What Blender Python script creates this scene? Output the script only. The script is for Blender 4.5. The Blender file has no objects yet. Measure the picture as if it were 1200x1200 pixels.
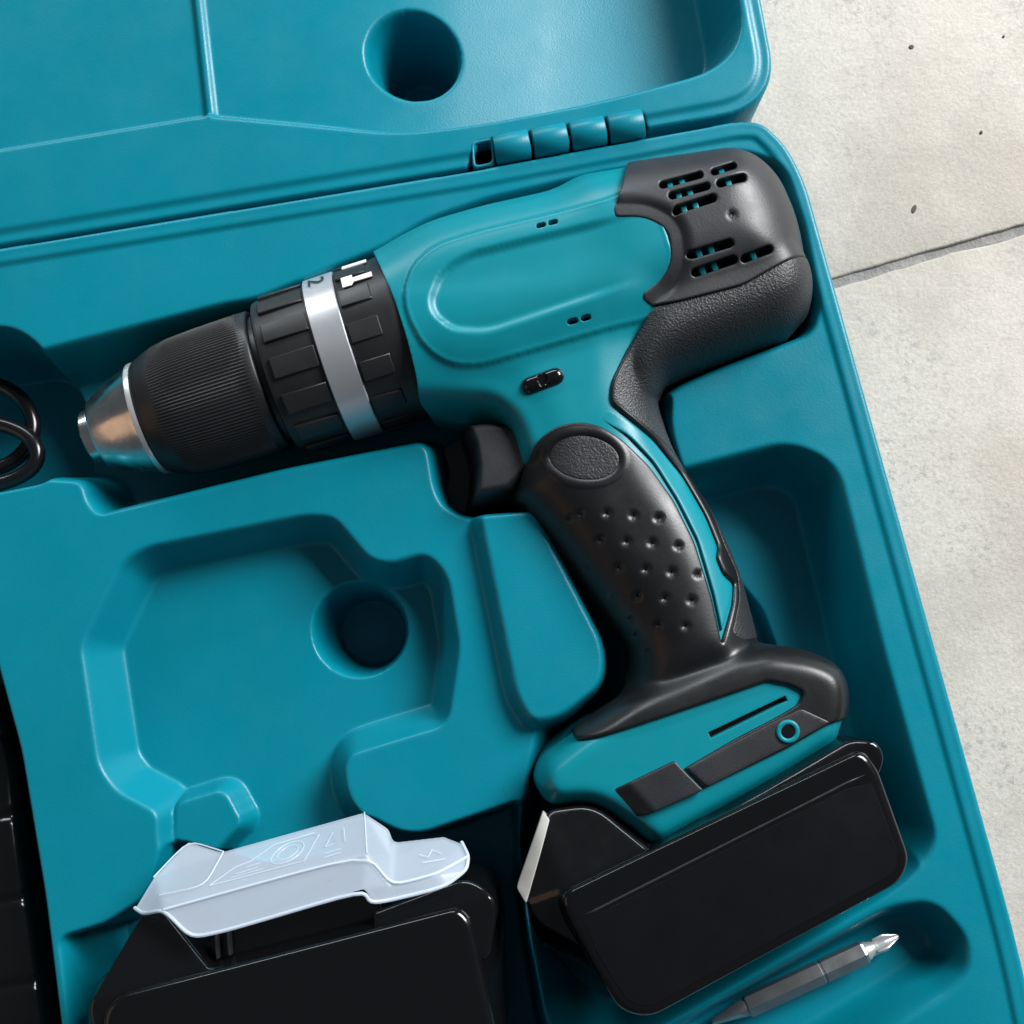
import bpy, math, random
import numpy as np
from mathutils import Matrix, Vector
from mathutils.geometry import delaunay_2d_cdt
random.seed(7); rng = np.random.default_rng(7)
R = math.radians
U = 0.00026                      # metres per working unit (0.26 mm)

# ------------------------------------------------------------------ camera
F_PX, DIST, TILT = 1350.0, 1350.0, R(8.0)
hdir = np.array([-0.22, 0.975]); hdir /= np.linalg.norm(hdir)
CAM = DIST*np.array([-math.sin(TILT)*hdir[0], -math.sin(TILT)*hdir[1], math.cos(TILT)])
FWD = -CAM/np.linalg.norm(CAM)
RIGHT = np.cross(FWD, [0, 1, 0]); RIGHT /= np.linalg.norm(RIGHT)
UP = np.cross(RIGHT, FWD)
sc = bpy.context.scene
COL = sc.collection
cam_d = bpy.data.cameras.new('camera'); cam = bpy.data.objects.new('camera', cam_d); COL.objects.link(cam)
cam_d.sensor_width = 36; cam_d.lens = F_PX/1200*36; cam_d.clip_start = 0.01; cam_d.clip_end = 50
M = Matrix(((RIGHT[0], UP[0], -FWD[0], CAM[0]*U), (RIGHT[1], UP[1], -FWD[1], CAM[1]*U),
            (RIGHT[2], UP[2], -FWD[2], CAM[2]*U), (0, 0, 0, 1)))
cam.matrix_world = M
sc.camera = cam
sc.render.resolution_x = 1024; sc.render.resolution_y = 1024

# ------------------------------------------------------------------ light
w = bpy.data.worlds.new('World'); sc.world = w; w.use_nodes = True
bg = w.node_tree.nodes['Background']; bg.inputs[0].default_value = (0.62, 0.72, 0.85, 1); bg.inputs[1].default_value = 0.11
sc.view_settings.view_transform = 'Standard'; sc.view_settings.look = 'None'
sc.view_settings.exposure = 0.0; sc.view_settings.gamma = 1.0; sc.view_settings.use_curve_mapping = False
def area(name, loc, target, size, power, col):
    d = bpy.data.lights.new(name, 'AREA'); d.shape = 'RECTANGLE'; d.size, d.size_y = size; d.energy = power; d.color = col
    o = bpy.data.objects.new(name, d); COL.objects.link(o); o.location = loc
    o.rotation_euler = (Vector(target)-Vector(loc)).to_track_quat('-Z', 'Y').to_euler()
    return o
area('key_light', (1.30, 1.15, 1.18), (0, 0, 0), (1.0, 0.85), 91, (0.97, 0.985, 1.0))
area('warm_reflection_light', (-0.58, -0.20, 0.30), (-0.1, 0.03, 0), (0.36, 0.30), 0.22, (1.0, 0.62, 0.36))  # lamp added out of view to put a warm reflection on the chuck nose
area('strip_fill_light', (-0.5, 1.65, 0.72), (0, 0, 0), (1.6, 0.25), 19, (0.9, 0.96, 1.0))  # strip lamp added for highlights along upper edges; no window is known there

# ------------------------------------------------------------------ geometry helpers
def un(px, py, z=0.0):
    d = FWD*F_PX + RIGHT*(px-600) - UP*(py-600)
    return CAM + d*((z-CAM[2])/d[2])
def unp(pts, z=0.0): return np.array([un(p[0], p[1], z)[:2] for p in pts])
def unr(pts, z=0.0): return [(*un(p[0], p[1], z)[:2], *p[2:3]) for p in pts]
def rounded(pts, r=8.0, n=6, closed=True):
    """pts: (x,y[,r]); quadratic rounding of each corner, same vertex count per corner"""
    P = [np.array(p[:2], float) for p in pts]; rs = [p[2] if len(p) > 2 else r for p in pts]
    out = []; N = len(P)
    for i in range(N):
        a, b, c = P[i-1], P[i], P[(i+1) % N]
        u, v = a-b, c-b; lu, lv = np.linalg.norm(u), np.linalg.norm(v)
        t = min(rs[i], lu*.48, lv*.48); p0 = b+u/lu*t; p1 = b+v/lv*t
        for k in range(n):
            s = k/(n-1); out.append((1-s)**2*p0+2*s*(1-s)*b+s*s*p1)
    return np.array(out)
def area2(P): return 0.5*np.sum(P[:, 0]*np.roll(P[:, 1], -1)-np.roll(P[:, 0], -1)*P[:, 1])
def ccw(P): return P if area2(P) > 0 else P[::-1].copy()
def resample(P, step):
    out = []
    for i in range(len(P)):
        a, b = P[i], P[(i+1) % len(P)]; n = max(1, int(math.ceil(np.linalg.norm(b-a)/step)))
        for k in range(n): out.append(a+(b-a)*k/n)
    out = np.array(out)
    keep = np.linalg.norm(out-np.roll(out, 1, 0), axis=1) > step*.15
    return out[keep]
def sdf(P, X, Y, far=1e9):
    """signed distance, positive inside"""
    shp = np.shape(X); X = np.ravel(X).astype(np.float64); Y = np.ravel(Y).astype(np.float64)
    res = np.full(X.shape, -far if far < 1e8 else -1e4)
    if far < 1e8:
        m = (X > P[:, 0].min()-far) & (X < P[:, 0].max()+far) & (Y > P[:, 1].min()-far) & (Y < P[:, 1].max()+far)
    else: m = np.ones(X.shape, bool)
    x, y = X[m], Y[m]; best = np.full(x.shape, 1e12); ins = np.zeros(x.shape, bool)
    Q = np.roll(P, -1, 0)
    for (ax, ay), (bx, by) in zip(P, Q):
        dx, dy = bx-ax, by-ay; L = dx*dx+dy*dy
        if L < 1e-12: continue
        t = np.clip(((x-ax)*dx+(y-ay)*dy)/L, 0, 1)
        np.minimum(best, (x-ax-t*dx)**2+(y-ay-t*dy)**2, out=best)
        if ay != by:
            c = ((ay > y) != (by > y)) & (x < (bx-ax)*(y-ay)/(by-ay)+ax); ins ^= c
    d = np.sqrt(best); res[m] = np.where(ins, d, -d)
    return res.reshape(shp)
def S(x, e=.28):
    x = np.clip(x, 0, 1)
    return np.where(x < e, x*x/(2*e*(1-e)), np.where(x < 1-e, (x-e/2)/(1-e), 1-(1-x)**2/(2*e*(1-e))))
def circ(s): s = np.clip(s, 0, 1); return np.sqrt(np.maximum(0, 1-(1-s)**2))
def smax(a, b, k):
    h = np.clip(.5+.5*(a-b)/k, 0, 1); return b*(1-h)+a*h+k*h*(1-h)
def blur(A, s):
    r = int(3*s+1); k = np.exp(-.5*(np.arange(-r, r+1)/s)**2); k /= k.sum()
    for ax in (0, 1):
        pad = [(r, r) if a == ax else (0, 0) for a in (0, 1)]; B = np.pad(A, pad, 'edge')
        A = sum(k[i]*np.take(B, np.arange(i, i+A.shape[ax]), ax) for i in range(2*r+1))
    return A
def ell(cx, cy, rx, ry, ang=0, n=40, z=0.0):
    c, s = math.cos(R(ang)), math.sin(R(ang))
    return [(cx+rx*math.cos(a)*c-ry*math.sin(a)*s, cy+rx*math.cos(a)*s+ry*math.sin(a)*c) for a in np.linspace(0, 2*math.pi, n, endpoint=False)]
def capsule(p, q, r, n=8):
    p, q = np.array(p, float), np.array(q, float); a = math.atan2(*(q-p)[::-1]); out = []
    for k in range(n+1): th = a-math.pi/2+math.pi*k/n; out.append(q+r*np.array([math.cos(th), math.sin(th)]))
    for k in range(n+1): th = a+math.pi/2+math.pi*k/n; out.append(p+r*np.array([math.cos(th), math.sin(th)]))
    return out

def link(name, verts, faces, mat, parent=None, smooth=True, angle=40):
    me = bpy.data.meshes.new(name)
    v = np.asarray(verts, float)*U
    if isinstance(faces, np.ndarray) and faces.ndim == 2 and len(faces):
        k = faces.shape[1]; me.vertices.add(len(v)); me.vertices.foreach_set('co', v.ravel())
        me.loops.add(faces.size); me.loops.foreach_set('vertex_index', faces.astype(np.int32).ravel())
        me.polygons.add(len(faces)); me.polygons.foreach_set('loop_start', np.arange(0, faces.size, k, dtype=np.int32))
        me.update(calc_edges=True)
    else:
        me.from_pydata([tuple(p) for p in v], [], [tuple(int(i) for i in f) for f in faces]); me.update()
    me.validate()
    if smooth:
        me.shade_smooth()
        if angle: me.set_sharp_from_angle(angle=R(angle))
    me.materials.append(mat)
    o = bpy.data.objects.new(name, me); COL.objects.link(o)
    o.cycles.shadow_terminator_offset = 0.35; o.cycles.shadow_terminator_geometry_offset = 0.3
    if parent: o.parent = parent
    return o
def empty(name, label, cat, loc=(0, 0, 0), group=None):
    o = bpy.data.objects.new(name, None); COL.objects.link(o); o.empty_display_size = .02
    o['label'] = label; o['category'] = cat
    if group: o['group'] = group
    return o
def relief(name, outer, hf, mat, parent, step=4.0, holes=(), lift=0.0, edge=2.5, skirt=8.0, angle=50, skirt_in=0.0, bstep=None):
    """raised piece: outline polygon (world units) lying on height function hf, rounded edge, real thickness"""
    outer = ccw(np.asarray(outer)); bstep = bstep or step*.7
    B = resample(outer, bstep); loops = [B]+[resample(ccw(np.asarray(h))[::-1], min(bstep, 1.6)) for h in holes]
    pts = [b for b in loops]; edges = []; off = 0
    for b in loops:
        n = len(b); edges += [(off+i, off+(i+1) % n) for i in range(n)]; off += n
    def dist(x, y):
        d = sdf(outer, x, y)
        for h in holes: d = np.minimum(d, -sdf(np.asarray(h), x, y))
        return d
    allp = []
    for b in loops:                                   # inner rings that carry the rounded edge
        tan = np.roll(b, -1, 0)-np.roll(b, 1, 0); tan /= np.maximum(np.linalg.norm(tan, axis=1), 1e-9)[:, None]
        nor = np.stack([-tan[:, 1], tan[:, 0]], 1)
        for o_ in ((edge*.1, edge*.3, edge*.6, edge*1.0) if edge > 1.7 else (edge*.35, edge)):
            q = b+nor*o_; dd = dist(q[:, 0], q[:, 1]); allp.append(q[dd > o_*.8])
    x0, y0 = outer.min(0); x1, y1 = outer.max(0)
    gx, gy = np.meshgrid(np.arange(x0, x1, step), np.arange(y0, y1, step)); gx[1::2] += step*.5
    gx, gy = gx.ravel(), gy.ravel(); dd = dist(gx, gy); k = dd > edge+step*.45
    allp.append(np.stack([gx[k], gy[k]], 1))
    V = np.concatenate(pts+allp)
    ov, oe, of, *_ = delaunay_2d_cdt([Vector(p) for p in V], edges, [], 0, 1e-4)
    ov = np.array([tuple(v) for v in ov]); T = np.array([f for f in of if len(f) == 3], int)
    c = ov[T].mean(1); T = T[dist(c[:, 0], c[:, 1]) > 0]
    d = np.maximum(dist(ov[:, 0], ov[:, 1]), 0)
    z = hf(ov[:, 0], ov[:, 1]); e = .8
    nx = -(hf(ov[:, 0]+e, ov[:, 1])-hf(ov[:, 0]-e, ov[:, 1]))/(2*e); ny = -(hf(ov[:, 0], ov[:, 1]+e)-hf(ov[:, 0], ov[:, 1]-e))/(2*e)
    nl = np.sqrt(nx*nx+ny*ny+1); N = np.stack([nx/nl, ny/nl, 1/nl], 1)
    drop = edge*(1-circ(d/max(edge, 1e-6)))
    P = np.column_stack([ov, z])+N*(lift-drop)[:, None]
    cr = np.cross(ov[T[:, 1]]-ov[T[:, 0]], ov[T[:, 2]]-ov[T[:, 0]]); T[cr < 0] = T[cr < 0][:, ::-1]
    he = {}
    for t in T:
        for a, b in ((t[0], t[1]), (t[1], t[2]), (t[2], t[0])): he[(a, b)] = 1
    be = [(a, b) for (a, b) in he if (b, a) not in he]
    ids = {}; PV = list(P)
    cen = outer.mean(0)
    for a, b in be:
        for v in (a, b):
            if v not in ids:
                ids[v] = len(PV); q = P[v].copy(); q[2] -= skirt
                if skirt_in: q[:2] += (cen-q[:2])*skirt_in
                PV.append(q)
    F = [tuple(t) for t in T]+[(a, ids[a], ids[b], b) for a, b in be]
    return link(name, PV, F, mat, parent, angle=angle)
def loft(name, rings, mat, parent=None, cap_top=True, cap_bot=True, angle=40):
    """rings: list of (N,3) arrays from top to bottom"""
    n = len(rings[0]); V = np.concatenate(rings); F = []
    for k in range(len(rings)-1):
        for i in range(n):
            j = (i+1) % n; F.append((k*n+i, (k+1)*n+i, (k+1)*n+j, k*n+j))
    if cap_top: F.append(tuple(range(n)))
    if cap_bot: F.append(tuple(reversed([(len(rings)-1)*n+i for i in range(n)])))
    if area2(rings[0][:, :2]) < 0: F = [f[::-1] for f in F]
    return link(name, V, F, mat, parent, angle=angle)
def lathe(name, frame, prof, mat, parent, seg=96, mod=None, angle=40, closed=True):
    A, et, ev, k = frame; ez = np.array([0, 0, 1.0]); V = []; F = []
    ez = np.cross(et, ev); ez = ez if ez[2] > 0 else -ez
    for (t, r) in prof:
        for i in range(seg):
            th = 2*math.pi*i/seg; rr = r if mod is None else mod(t, r, th)
            V.append(A+et*t*k+(ev*math.sin(th)+ez*math.cos(th))*rr*k)
    n = len(prof)
    for a in range(n-1):
        for i in range(seg):
            j = (i+1) % seg; F.append((a*seg+i, a*seg+j, (a+1)*seg+j, (a+1)*seg+i))
    if closed: F.append(tuple(reversed(range(seg)))); F.append(tuple((n-1)*seg+i for i in range(seg)))
    return link(name, V, F, mat, parent, angle=angle)
def tube(name, pts, r, mat, parent=None, seg=12):
    pts = np.array(pts, float); V = []; F = []; n = len(pts); up = np.array([0, 0, 1.0])
    for i in range(n):
        t = pts[min(i+1, n-1)]-pts[max(i-1, 0)]; t /= np.linalg.norm(t)
        a = np.cross(t, up); a /= np.linalg.norm(a); b = np.cross(a, t)
        for s in range(seg):
            th = 2*math.pi*s/seg; V.append(pts[i]+r*(a*math.cos(th)+b*math.sin(th)))
    for i in range(n-1):
        for s in range(seg):
            j = (s+1) % seg; F.append((i*seg+s, i*seg+j, (i+1)*seg+j, (i+1)*seg+s))
    F.append(tuple(range(seg))); F.append(tuple(reversed([(n-1)*seg+s for s in range(seg)])))
    return link(name, V, F, mat, parent)

# ------------------------------------------------------------------ materials
def mat(name, col, rough=.45, metal=0.0, spec=.5, bump=None, rvar=0.0, cvar=0.0, cscale=40, transm=0, coat=0):
    m = bpy.data.materials.new(name); m.use_nodes = True; nt = m.node_tree; N = nt.nodes; L = nt.links
    b = N['Principled BSDF']; b.inputs['Base Color'].default_value = (*col, 1); b.inputs['Roughness'].default_value = rough
    b.inputs['Metallic'].default_value = metal; b.inputs['Specular IOR Level'].default_value = spec
    b.inputs['Transmission Weight'].default_value = transm; b.inputs['Coat Weight'].default_value = coat; b.inputs['Coat Roughness'].default_value = .15
    tc = N.new('ShaderNodeTexCoord')
    if rvar:
        n = N.new('ShaderNodeTexNoise'); n.inputs['Scale'].default_value = 55; n.inputs['Detail'].default_value = 6; n.inputs['Roughness'].default_value = .65
        mr = N.new('ShaderNodeMapRange'); mr.inputs[1].default_value = .3; mr.inputs[2].default_value = .7; mr.inputs[3].default_value = rough-rvar; mr.inputs[4].default_value = rough+rvar
        L.new(tc.outputs['Object'], n.inputs['Vector']); L.new(n.outputs[0], mr.inputs[0]); L.new(mr.outputs[0], b.inputs['Roughness'])
    if cvar:
        n = N.new('ShaderNodeTexNoise'); n.inputs['Scale'].default_value = cscale; n.inputs['Detail'].default_value = 5
        mr = N.new('ShaderNodeMapRange'); mr.inputs[1].default_value = .3; mr.inputs[2].default_value = .7; mr.inputs[3].default_value = 1-cvar; mr.inputs[4].default_value = 1+cvar
        mx = N.new('ShaderNodeVectorMath'); mx.operation = 'SCALE'; mx.inputs[0].default_value = col
        L.new(tc.outputs['Object'], n.inputs['Vector']); L.new(n.outputs[0], mr.inputs[0]); L.new(mr.outputs[0], mx.inputs['Scale']); L.new(mx.outputs[0], b.inputs['Base Color'])
    if bump:
        prev = None
        for (scale, dist, stren, detail) in bump:
            n = N.new('ShaderNodeTexNoise'); n.inputs['Scale'].default_value = scale; n.inputs['Detail'].default_value = detail
            bp = N.new('ShaderNodeBump'); bp.inputs['Distance'].default_value = dist; bp.inputs['Strength'].default_value = stren
            L.new(tc.outputs['Object'], n.inputs['Vector']); L.new(n.outputs[0], bp.inputs['Height'])
            if prev: L.new(prev.outputs[0], bp.inputs['Normal'])
            prev = bp
        L.new(prev.outputs[0], b.inputs['Normal'])
    return m
M_CASE = mat('teal case plastic', (0.0006, 0.183, 0.248), .36, spec=.30, bump=[(1700, .0001, .45, 2), (60, .0004, .12, 3)], rvar=.08, cvar=.05, cscale=22)
M_TEAL = mat('teal housing plastic', (0.0006, 0.198, 0.244), .37, spec=.36, bump=[(2200, .00005, .4, 2)], rvar=.05)
M_COVER = mat('charcoal plastic', (0.020, 0.0212, 0.0238), .44, bump=[(1500, .00008, .5, 2)], rvar=.08, cvar=.15)
M_GRIP = mat('black rubber', (0.0065, 0.007, 0.008), .38, bump=[(1500, .00006, .35, 2)], rvar=.08)
M_ROUGH = mat('textured rubber', (0.019, 0.0205, 0.023), .46, bump=[(1600, .0003, .9, 2)])
M_RING = mat('black ring plastic', (0.014, 0.014, 0.015), .42, bump=[(1600, .00005, .4, 2)], rvar=.08)
M_GLOSS = mat('glossy black plastic', (0.004, 0.004, 0.0045), .16, rvar=.05, bump=[(70, .0003, .06, 2)])
M_LABEL = mat('black label film', (0.0035, 0.0035, 0.0045), .34, spec=.35, rvar=.04)
M_DARK = mat('dark interior', (0.003, 0.004, 0.005), .8, spec=.1)
M_SILVER = mat('brushed silver paint', (0.62, 0.63, 0.65), .36, metal=.75, rvar=.06)
M_CHROME = mat('worn steel', (0.74, 0.71, 0.67), .24, metal=1, rvar=.12, bump=[(260, .00012, .5, 6)], cvar=.12, cscale=160)
M_BIT = mat('grey tool steel', (0.24, 0.245, 0.255), .34, metal=.75, rvar=.1, cvar=.12, cscale=150, bump=[(700, .00006, .4, 4)])
M_BRIGHT = mat('bright steel', (0.72, 0.72, 0.72), .30, metal=.7, rvar=.08)
M_WHITE = mat('white print', (0.78, 0.78, 0.76), .5)
M_STICK = mat('pale sticker', (0.40, 0.39, 0.36), .5, cvar=.08)
M_CAP = mat('translucent plastic', (0.66, 0.75, 0.86), .22, rvar=.06)
M_CAP.node_tree.nodes['Principled BSDF'].inputs['Alpha'].default_value = .36
M_CAPLINE = mat('translucent marks and edge highlights', (0.70, 0.79, 0.90), .25)
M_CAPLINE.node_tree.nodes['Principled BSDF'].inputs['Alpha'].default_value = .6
M_CABLE = mat('black cable rubber', (0.005, 0.005, 0.006), .22)
M_GROUT = mat('grey grout', (0.25, 0.24, 0.225), .9, bump=[(900, .0006, .8, 4)], cvar=.2, cscale=200)
M_PIT = mat('dark mineral pit', (0.09, 0.07, 0.055), .9)
def tile_mat():
    m = mat('stone tile', (0.6, 0.58, 0.55), .72); nt = m.node_tree; N = nt.nodes; L = nt.links; b = N['Principled BSDF']
    tc = N.new('ShaderNodeTexCoord')
    def noise(s, d, r=.6):
        n = N.new('ShaderNodeTexNoise'); n.inputs['Scale'].default_value = s; n.inputs['Detail'].default_value = d; n.inputs['Roughness'].default_value = r
        L.new(tc.outputs['Object'], n.inputs['Vector']); return n
    big = noise(14, 6); cr = N.new('ShaderNodeValToRGB'); e = cr.color_ramp.elements
    e[0].position = .40; e[0].color = (.415, .375, .32, 1); e[1].position = .60; e[1].color = (.53, .487, .425, 1)
    L.new(big.outputs[0], cr.inputs[0])
    warm = noise(9, 4); mw = N.new('ShaderNodeMixRGB'); mw.blend_type = 'MIX'; mw.inputs[2].default_value = (.46, .39, .315, 1)
    rw = N.new('ShaderNodeMapRange'); rw.inputs[1].default_value = .55; rw.inputs[2].default_value = .75; rw.inputs[4].default_value = .55
    L.new(warm.outputs[0], rw.inputs[0]); L.new(rw.outputs[0], mw.inputs[0]); L.new(cr.outputs[0], mw.inputs[1])
    fine = noise(750, 4, .7); fr = N.new('ShaderNodeMapRange'); fr.inputs[1].default_value = .3; fr.inputs[2].default_value = .7; fr.inputs[3].default_value = .84; fr.inputs[4].default_value = 1.1
    L.new(fine.outputs[0], fr.inputs[0]); mf = N.new('ShaderNodeMixRGB'); mf.blend_type = 'MULTIPLY'; mf.inputs[0].default_value = 1
    L.new(mw.outputs[0], mf.inputs[1]); L.new(fr.outputs[0], mf.inputs[2])
    # scattered grey grime clusters and dark mineral specks
    clus = noise(26, 5); cl = N.new('ShaderNodeMapRange'); cl.inputs[1].default_value = .46; cl.inputs[2].default_value = .68
    L.new(clus.outputs[0], cl.inputs[0])
    grit = noise(420, 3, .7); gr = N.new('ShaderNodeMapRange'); gr.inputs[1].default_value = .52; gr.inputs[2].default_value = .66
    L.new(grit.outputs[0], gr.inputs[0]); mul = N.new('ShaderNodeMath'); mul.operation = 'MULTIPLY'
    L.new(cl.outputs[0], mul.inputs[0]); L.new(gr.outputs[0], mul.inputs[1])
    mg = N.new('ShaderNodeMixRGB'); mg.inputs[2].default_value = (.30, .285, .27, 1); L.new(mul.outputs[0], mg.inputs[0]); L.new(mf.outputs[0], mg.inputs[1])
    vo = N.new('ShaderNodeTexVoronoi'); vo.inputs['Scale'].default_value = 55; L.new(tc.outputs['Object'], vo.inputs['Vector'])
    vr = N.new('ShaderNodeMapRange'); vr.inputs[1].default_value = .045; vr.inputs[2].default_value = .075; vr.inputs[3].default_value = 1; vr.inputs[4].default_value = 0
    L.new(vo.outputs['Distance'], vr.inputs[0])
    sel = N.new('ShaderNodeSeparateColor'); L.new(vo.outputs['Color'], sel.inputs[0]); gt = N.new('ShaderNodeMath'); gt.operation = 'GREATER_THAN'; gt.inputs[1].default_value = .93
    L.new(sel.outputs[0], gt.inputs[0]); m2 = N.new('ShaderNodeMath'); m2.operation = 'MULTIPLY'; L.new(gt.outputs[0], m2.inputs[0]); L.new(vr.outputs[0], m2.inputs[1])
    ms = N.new('ShaderNodeMixRGB'); ms.inputs[2].default_value = (.16, .13, .10, 1); L.new(m2.outputs[0], ms.inputs[0]); L.new(mg.outputs[0], ms.inputs[1])
    L.new(ms.outputs[0], b.inputs['Base Color'])
    prev = None
    for nd, dist, st in ((big, .0012, .5), (noise(180, 6), .0005, .6), (fine, .00025, .7)):
        bp = N.new('ShaderNodeBump'); bp.inputs['Distance'].default_value = dist; bp.inputs['Strength'].default_value = st
        L.new(nd.outputs[0], bp.inputs['Height'])
        if prev: L.new(prev.outputs[0], bp.inputs['Normal'])
        prev = bp
    L.new(prev.outputs[0], b.inputs['Normal'])
    return m
M_TILE = tile_mat()

# ------------------------------------------------------------------ floor
ZF = -195.0
def structure(o): o['kind'] = 'structure'; return o
g = 2600.0
floor = structure(link('floor', [(-g, -g, ZF-4.5), (g, -g, ZF-4.5), (g, g, ZF-4.5), (-g, g, ZF-4.5)], [(0, 1, 2, 3)], M_GROUT, smooth=False))
j0, j1 = un(985, 329, ZF)[:2], un(1200, 268, ZF)[:2]
tx = (j1-j0)/np.linalg.norm(j1-j0); ty = np.array([-tx[1], tx[0]])
jv = un(869, 127, ZF)[:2]
t0 = np.dot(jv-j0, tx); cross_pt = j0+tx*t0
GAP, TS = 6.5, 1500.0
def tile(sx, sy):
    a, b = (GAP, TS) if sx > 0 else (-TS, -GAP); c, d = (GAP, TS) if sy > 0 else (-TS, -GAP)
    P = []
    for (p, q) in (((a, c), (b, c)), ((b, c), (b, d)), ((b, d), (a, d)), ((a, d), (a, c))):
        n = 110
        for k in range(n):
            s = k/n; P.append((p[0]+(q[0]-p[0])*s, p[1]+(q[1]-p[1])*s))
    P = np.array(P); jit = rng.normal(0, 1, P.shape); ker = np.ones(5)/5
    for ax in (0, 1): jit[:, ax] = np.convolve(np.concatenate([jit[-2:, ax], jit[:, ax], jit[:2, ax]]), ker, 'valid')
    if sy < 0: P[:, 0] -= 420
    W = cross_pt+P[:, :1]*tx+P[:, 1:]*ty+jit*2.6
    hf = lambda x, y: ZF+.6*np.sin(x*.021+sx)*np.sin(y*.017+sy)+.4*np.sin(x*.05+y*.04)
    return relief('tile', W, hf, M_TILE, floor, step=45, edge=3.5, skirt=9, bstep=7)
for sx in (1, -1):
    for sy in (1, -1): tile(sx, sy)

for (px_, py_, rx_, ry_, an_) in ((1071, 245, 2.6, 5.0, 20), (1068, 55, 3.0, 2.4, 0), (1150, 155, 1.6, 2.0, 0), (1176, 43, 1.4, 1.6, 0)):
    relief('pit_mark', ccw(unp(ell(px_, py_, rx_, ry_, an_, 14), ZF)), lambda x, y: ZF+1.1+0*x, M_PIT, floor, step=2, edge=.5, skirt=2.5)
# ------------------------------------------------------------------ tool case
case = empty('tool_case', 'open teal moulded plastic tool case lying on stone tiles', 'tool case')
def shell(name, outline, zf, x0, x1, y0, y1, step, ang, wall, mat_, edge_r=6.0, draft=10.0):
    """moulded shell: dense relief sheet cut cleanly at its outline, with the outer wall going down"""
    c, s = math.cos(ang), math.sin(ang)
    gu, gv = np.meshgrid(np.arange(x0, x1, step), np.arange(y0, y1, step))
    X, Y = gu*c-gv*s, gu*s+gv*c
    d = sdf(outline, X, Y)
    gx = np.gradient(d, step, axis=1); gy = np.gradient(d, step, axis=0); gl = np.maximum(np.hypot(gx, gy), .3)
    snap = (d < step*.5) & (d > -step*1.6)
    U_, V_ = gu.copy(), gv.copy(); U_[snap] -= (d*gx/gl**2)[snap]; V_[snap] -= (d*gy/gl**2)[snap]
    X, Y = U_*c-V_*s, U_*s+V_*c
    keepv = d > -step*.5
    ny, nx = d.shape; idx = np.arange(nx*ny).reshape(ny, nx)
    q = np.stack([idx[:-1, :-1], idx[:-1, 1:], idx[1:, 1:], idx[1:, :-1]], -1).reshape(-1, 4)
    kv = keepv.ravel(); q = q[kv[q].all(1)]
    e = np.concatenate([q[:, [0, 1]], q[:, [1, 2]], q[:, [2, 3]], q[:, [3, 0]]])
    key = e[:, 0].astype(np.int64)*(nx*ny)+e[:, 1]; rkey = e[:, 1].astype(np.int64)*(nx*ny)+e[:, 0]
    be = e[~np.isin(key, rkey)]
    bvm = np.zeros(nx*ny, bool); bvm[be.ravel()] = True; bvm = bvm.reshape(ny, nx)
    U_, V_ = gu.copy(), gv.copy(); U_[bvm] -= (d*gx/gl**2)[bvm]; V_[bvm] -= (d*gy/gl**2)[bvm]
    X, Y = U_*c-V_*s, U_*s+V_*c
    dd = np.where(bvm, 0, np.maximum(d, 0))
    Z = blur(zf(X, Y, dd), 1.0)-edge_r*(1-circ(dd/edge_r))
    used = np.unique(q); rem = np.full(nx*ny, -1); rem[used] = np.arange(len(used))
    V = np.stack([X.ravel()[used], Y.ravel()[used], Z.ravel()[used]], 1); Q = rem[q]; be = rem[be]
    bv = np.unique(be); cen = outline.mean(0)
    layers = [V]; base = {}; prev = bv; faces = [Q]; off = len(V); mp = np.arange(len(V))
    for dz, inn in ((-wall*.5, draft*.4), (-wall, draft)):
        P = V[bv].copy(); v = cen-P[:, :2]; v /= np.linalg.norm(v, axis=1)[:, None]
        P[:, :2] += v*inn; P[:, 2] = dz
        new = np.full(len(V), -1); new[bv] = off+np.arange(len(bv))
        faces.append(np.stack([mp[be[:, 0]], new[be[:, 0]], new[be[:, 1]], mp[be[:, 1]]], 1))
        layers.append(P); off += len(bv); mp = new
    return link(name, np.concatenate(layers), np.concatenate(faces), mat_, case, angle=None)

hA, hB = un(0, 288)[:2], un(862, 141)[:2]
HANG = math.atan2(*(hB-hA)[::-1])
ex = np.array([math.cos(HANG), math.sin(HANG)]); ey = np.array([-ex[1], ex[0]])
rim_px = [(-330, 344, 60), (552, 199, 4), (862, 141, 10), (893, 141, 14), (922, 168, 26), (944, 210, 26), (1196, 1113, 60), (1232, 1290, 70), (-330, 1420, 60)]
RIM = ccw(rounded(unr(rim_px), 20, 8))

def PK(pts, r=14, z=0.0): return ccw(rounded(unr(pts, z), r, 9))
K_chuck = PK([(25, 412, 6), (255, 353), (300, 345, 10), (440, 288), (500, 252, 20), (570, 228), (700, 198), (872, 170, 45), (922, 190, 40), (946, 262), (965, 360, 14), (955, 393, 24), (850, 432, 20), (786, 460, 30), (700, 560), (520, 600, 20), (506, 575), (497, 520, 14), (330, 553), (215, 581), (112, 606, 12), (98, 588, 8), (92, 566, 10), (25, 562, 6)], 14)
K_grip = PK([(700, 420), (790, 455, 20), (788, 500, 16), (802, 550, 18), (930, 700), (1040, 1000), (700, 1010), (612, 960, 14), (616, 905, 20), (628, 850, 14), (658, 838, 20), (704, 800, 26), (706, 758, 26), (655, 655), (626, 603, 10), (545, 610, 14), (514, 592, 14), (506, 540)], 18)
K_right = PK([(770, 552, 10), (925, 512, 40), (985, 540, 60), (1040, 760), (1103, 985, 30), (1085, 1020, 30), (900, 1060), (800, 800)], 24)
K_batt = PK([(612, 925), (590, 1010), (640, 1205), (720, 1240), (1060, 1040, 30), (1088, 1010, 30), (1060, 900), (985, 830), (720, 880)], 26)
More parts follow.
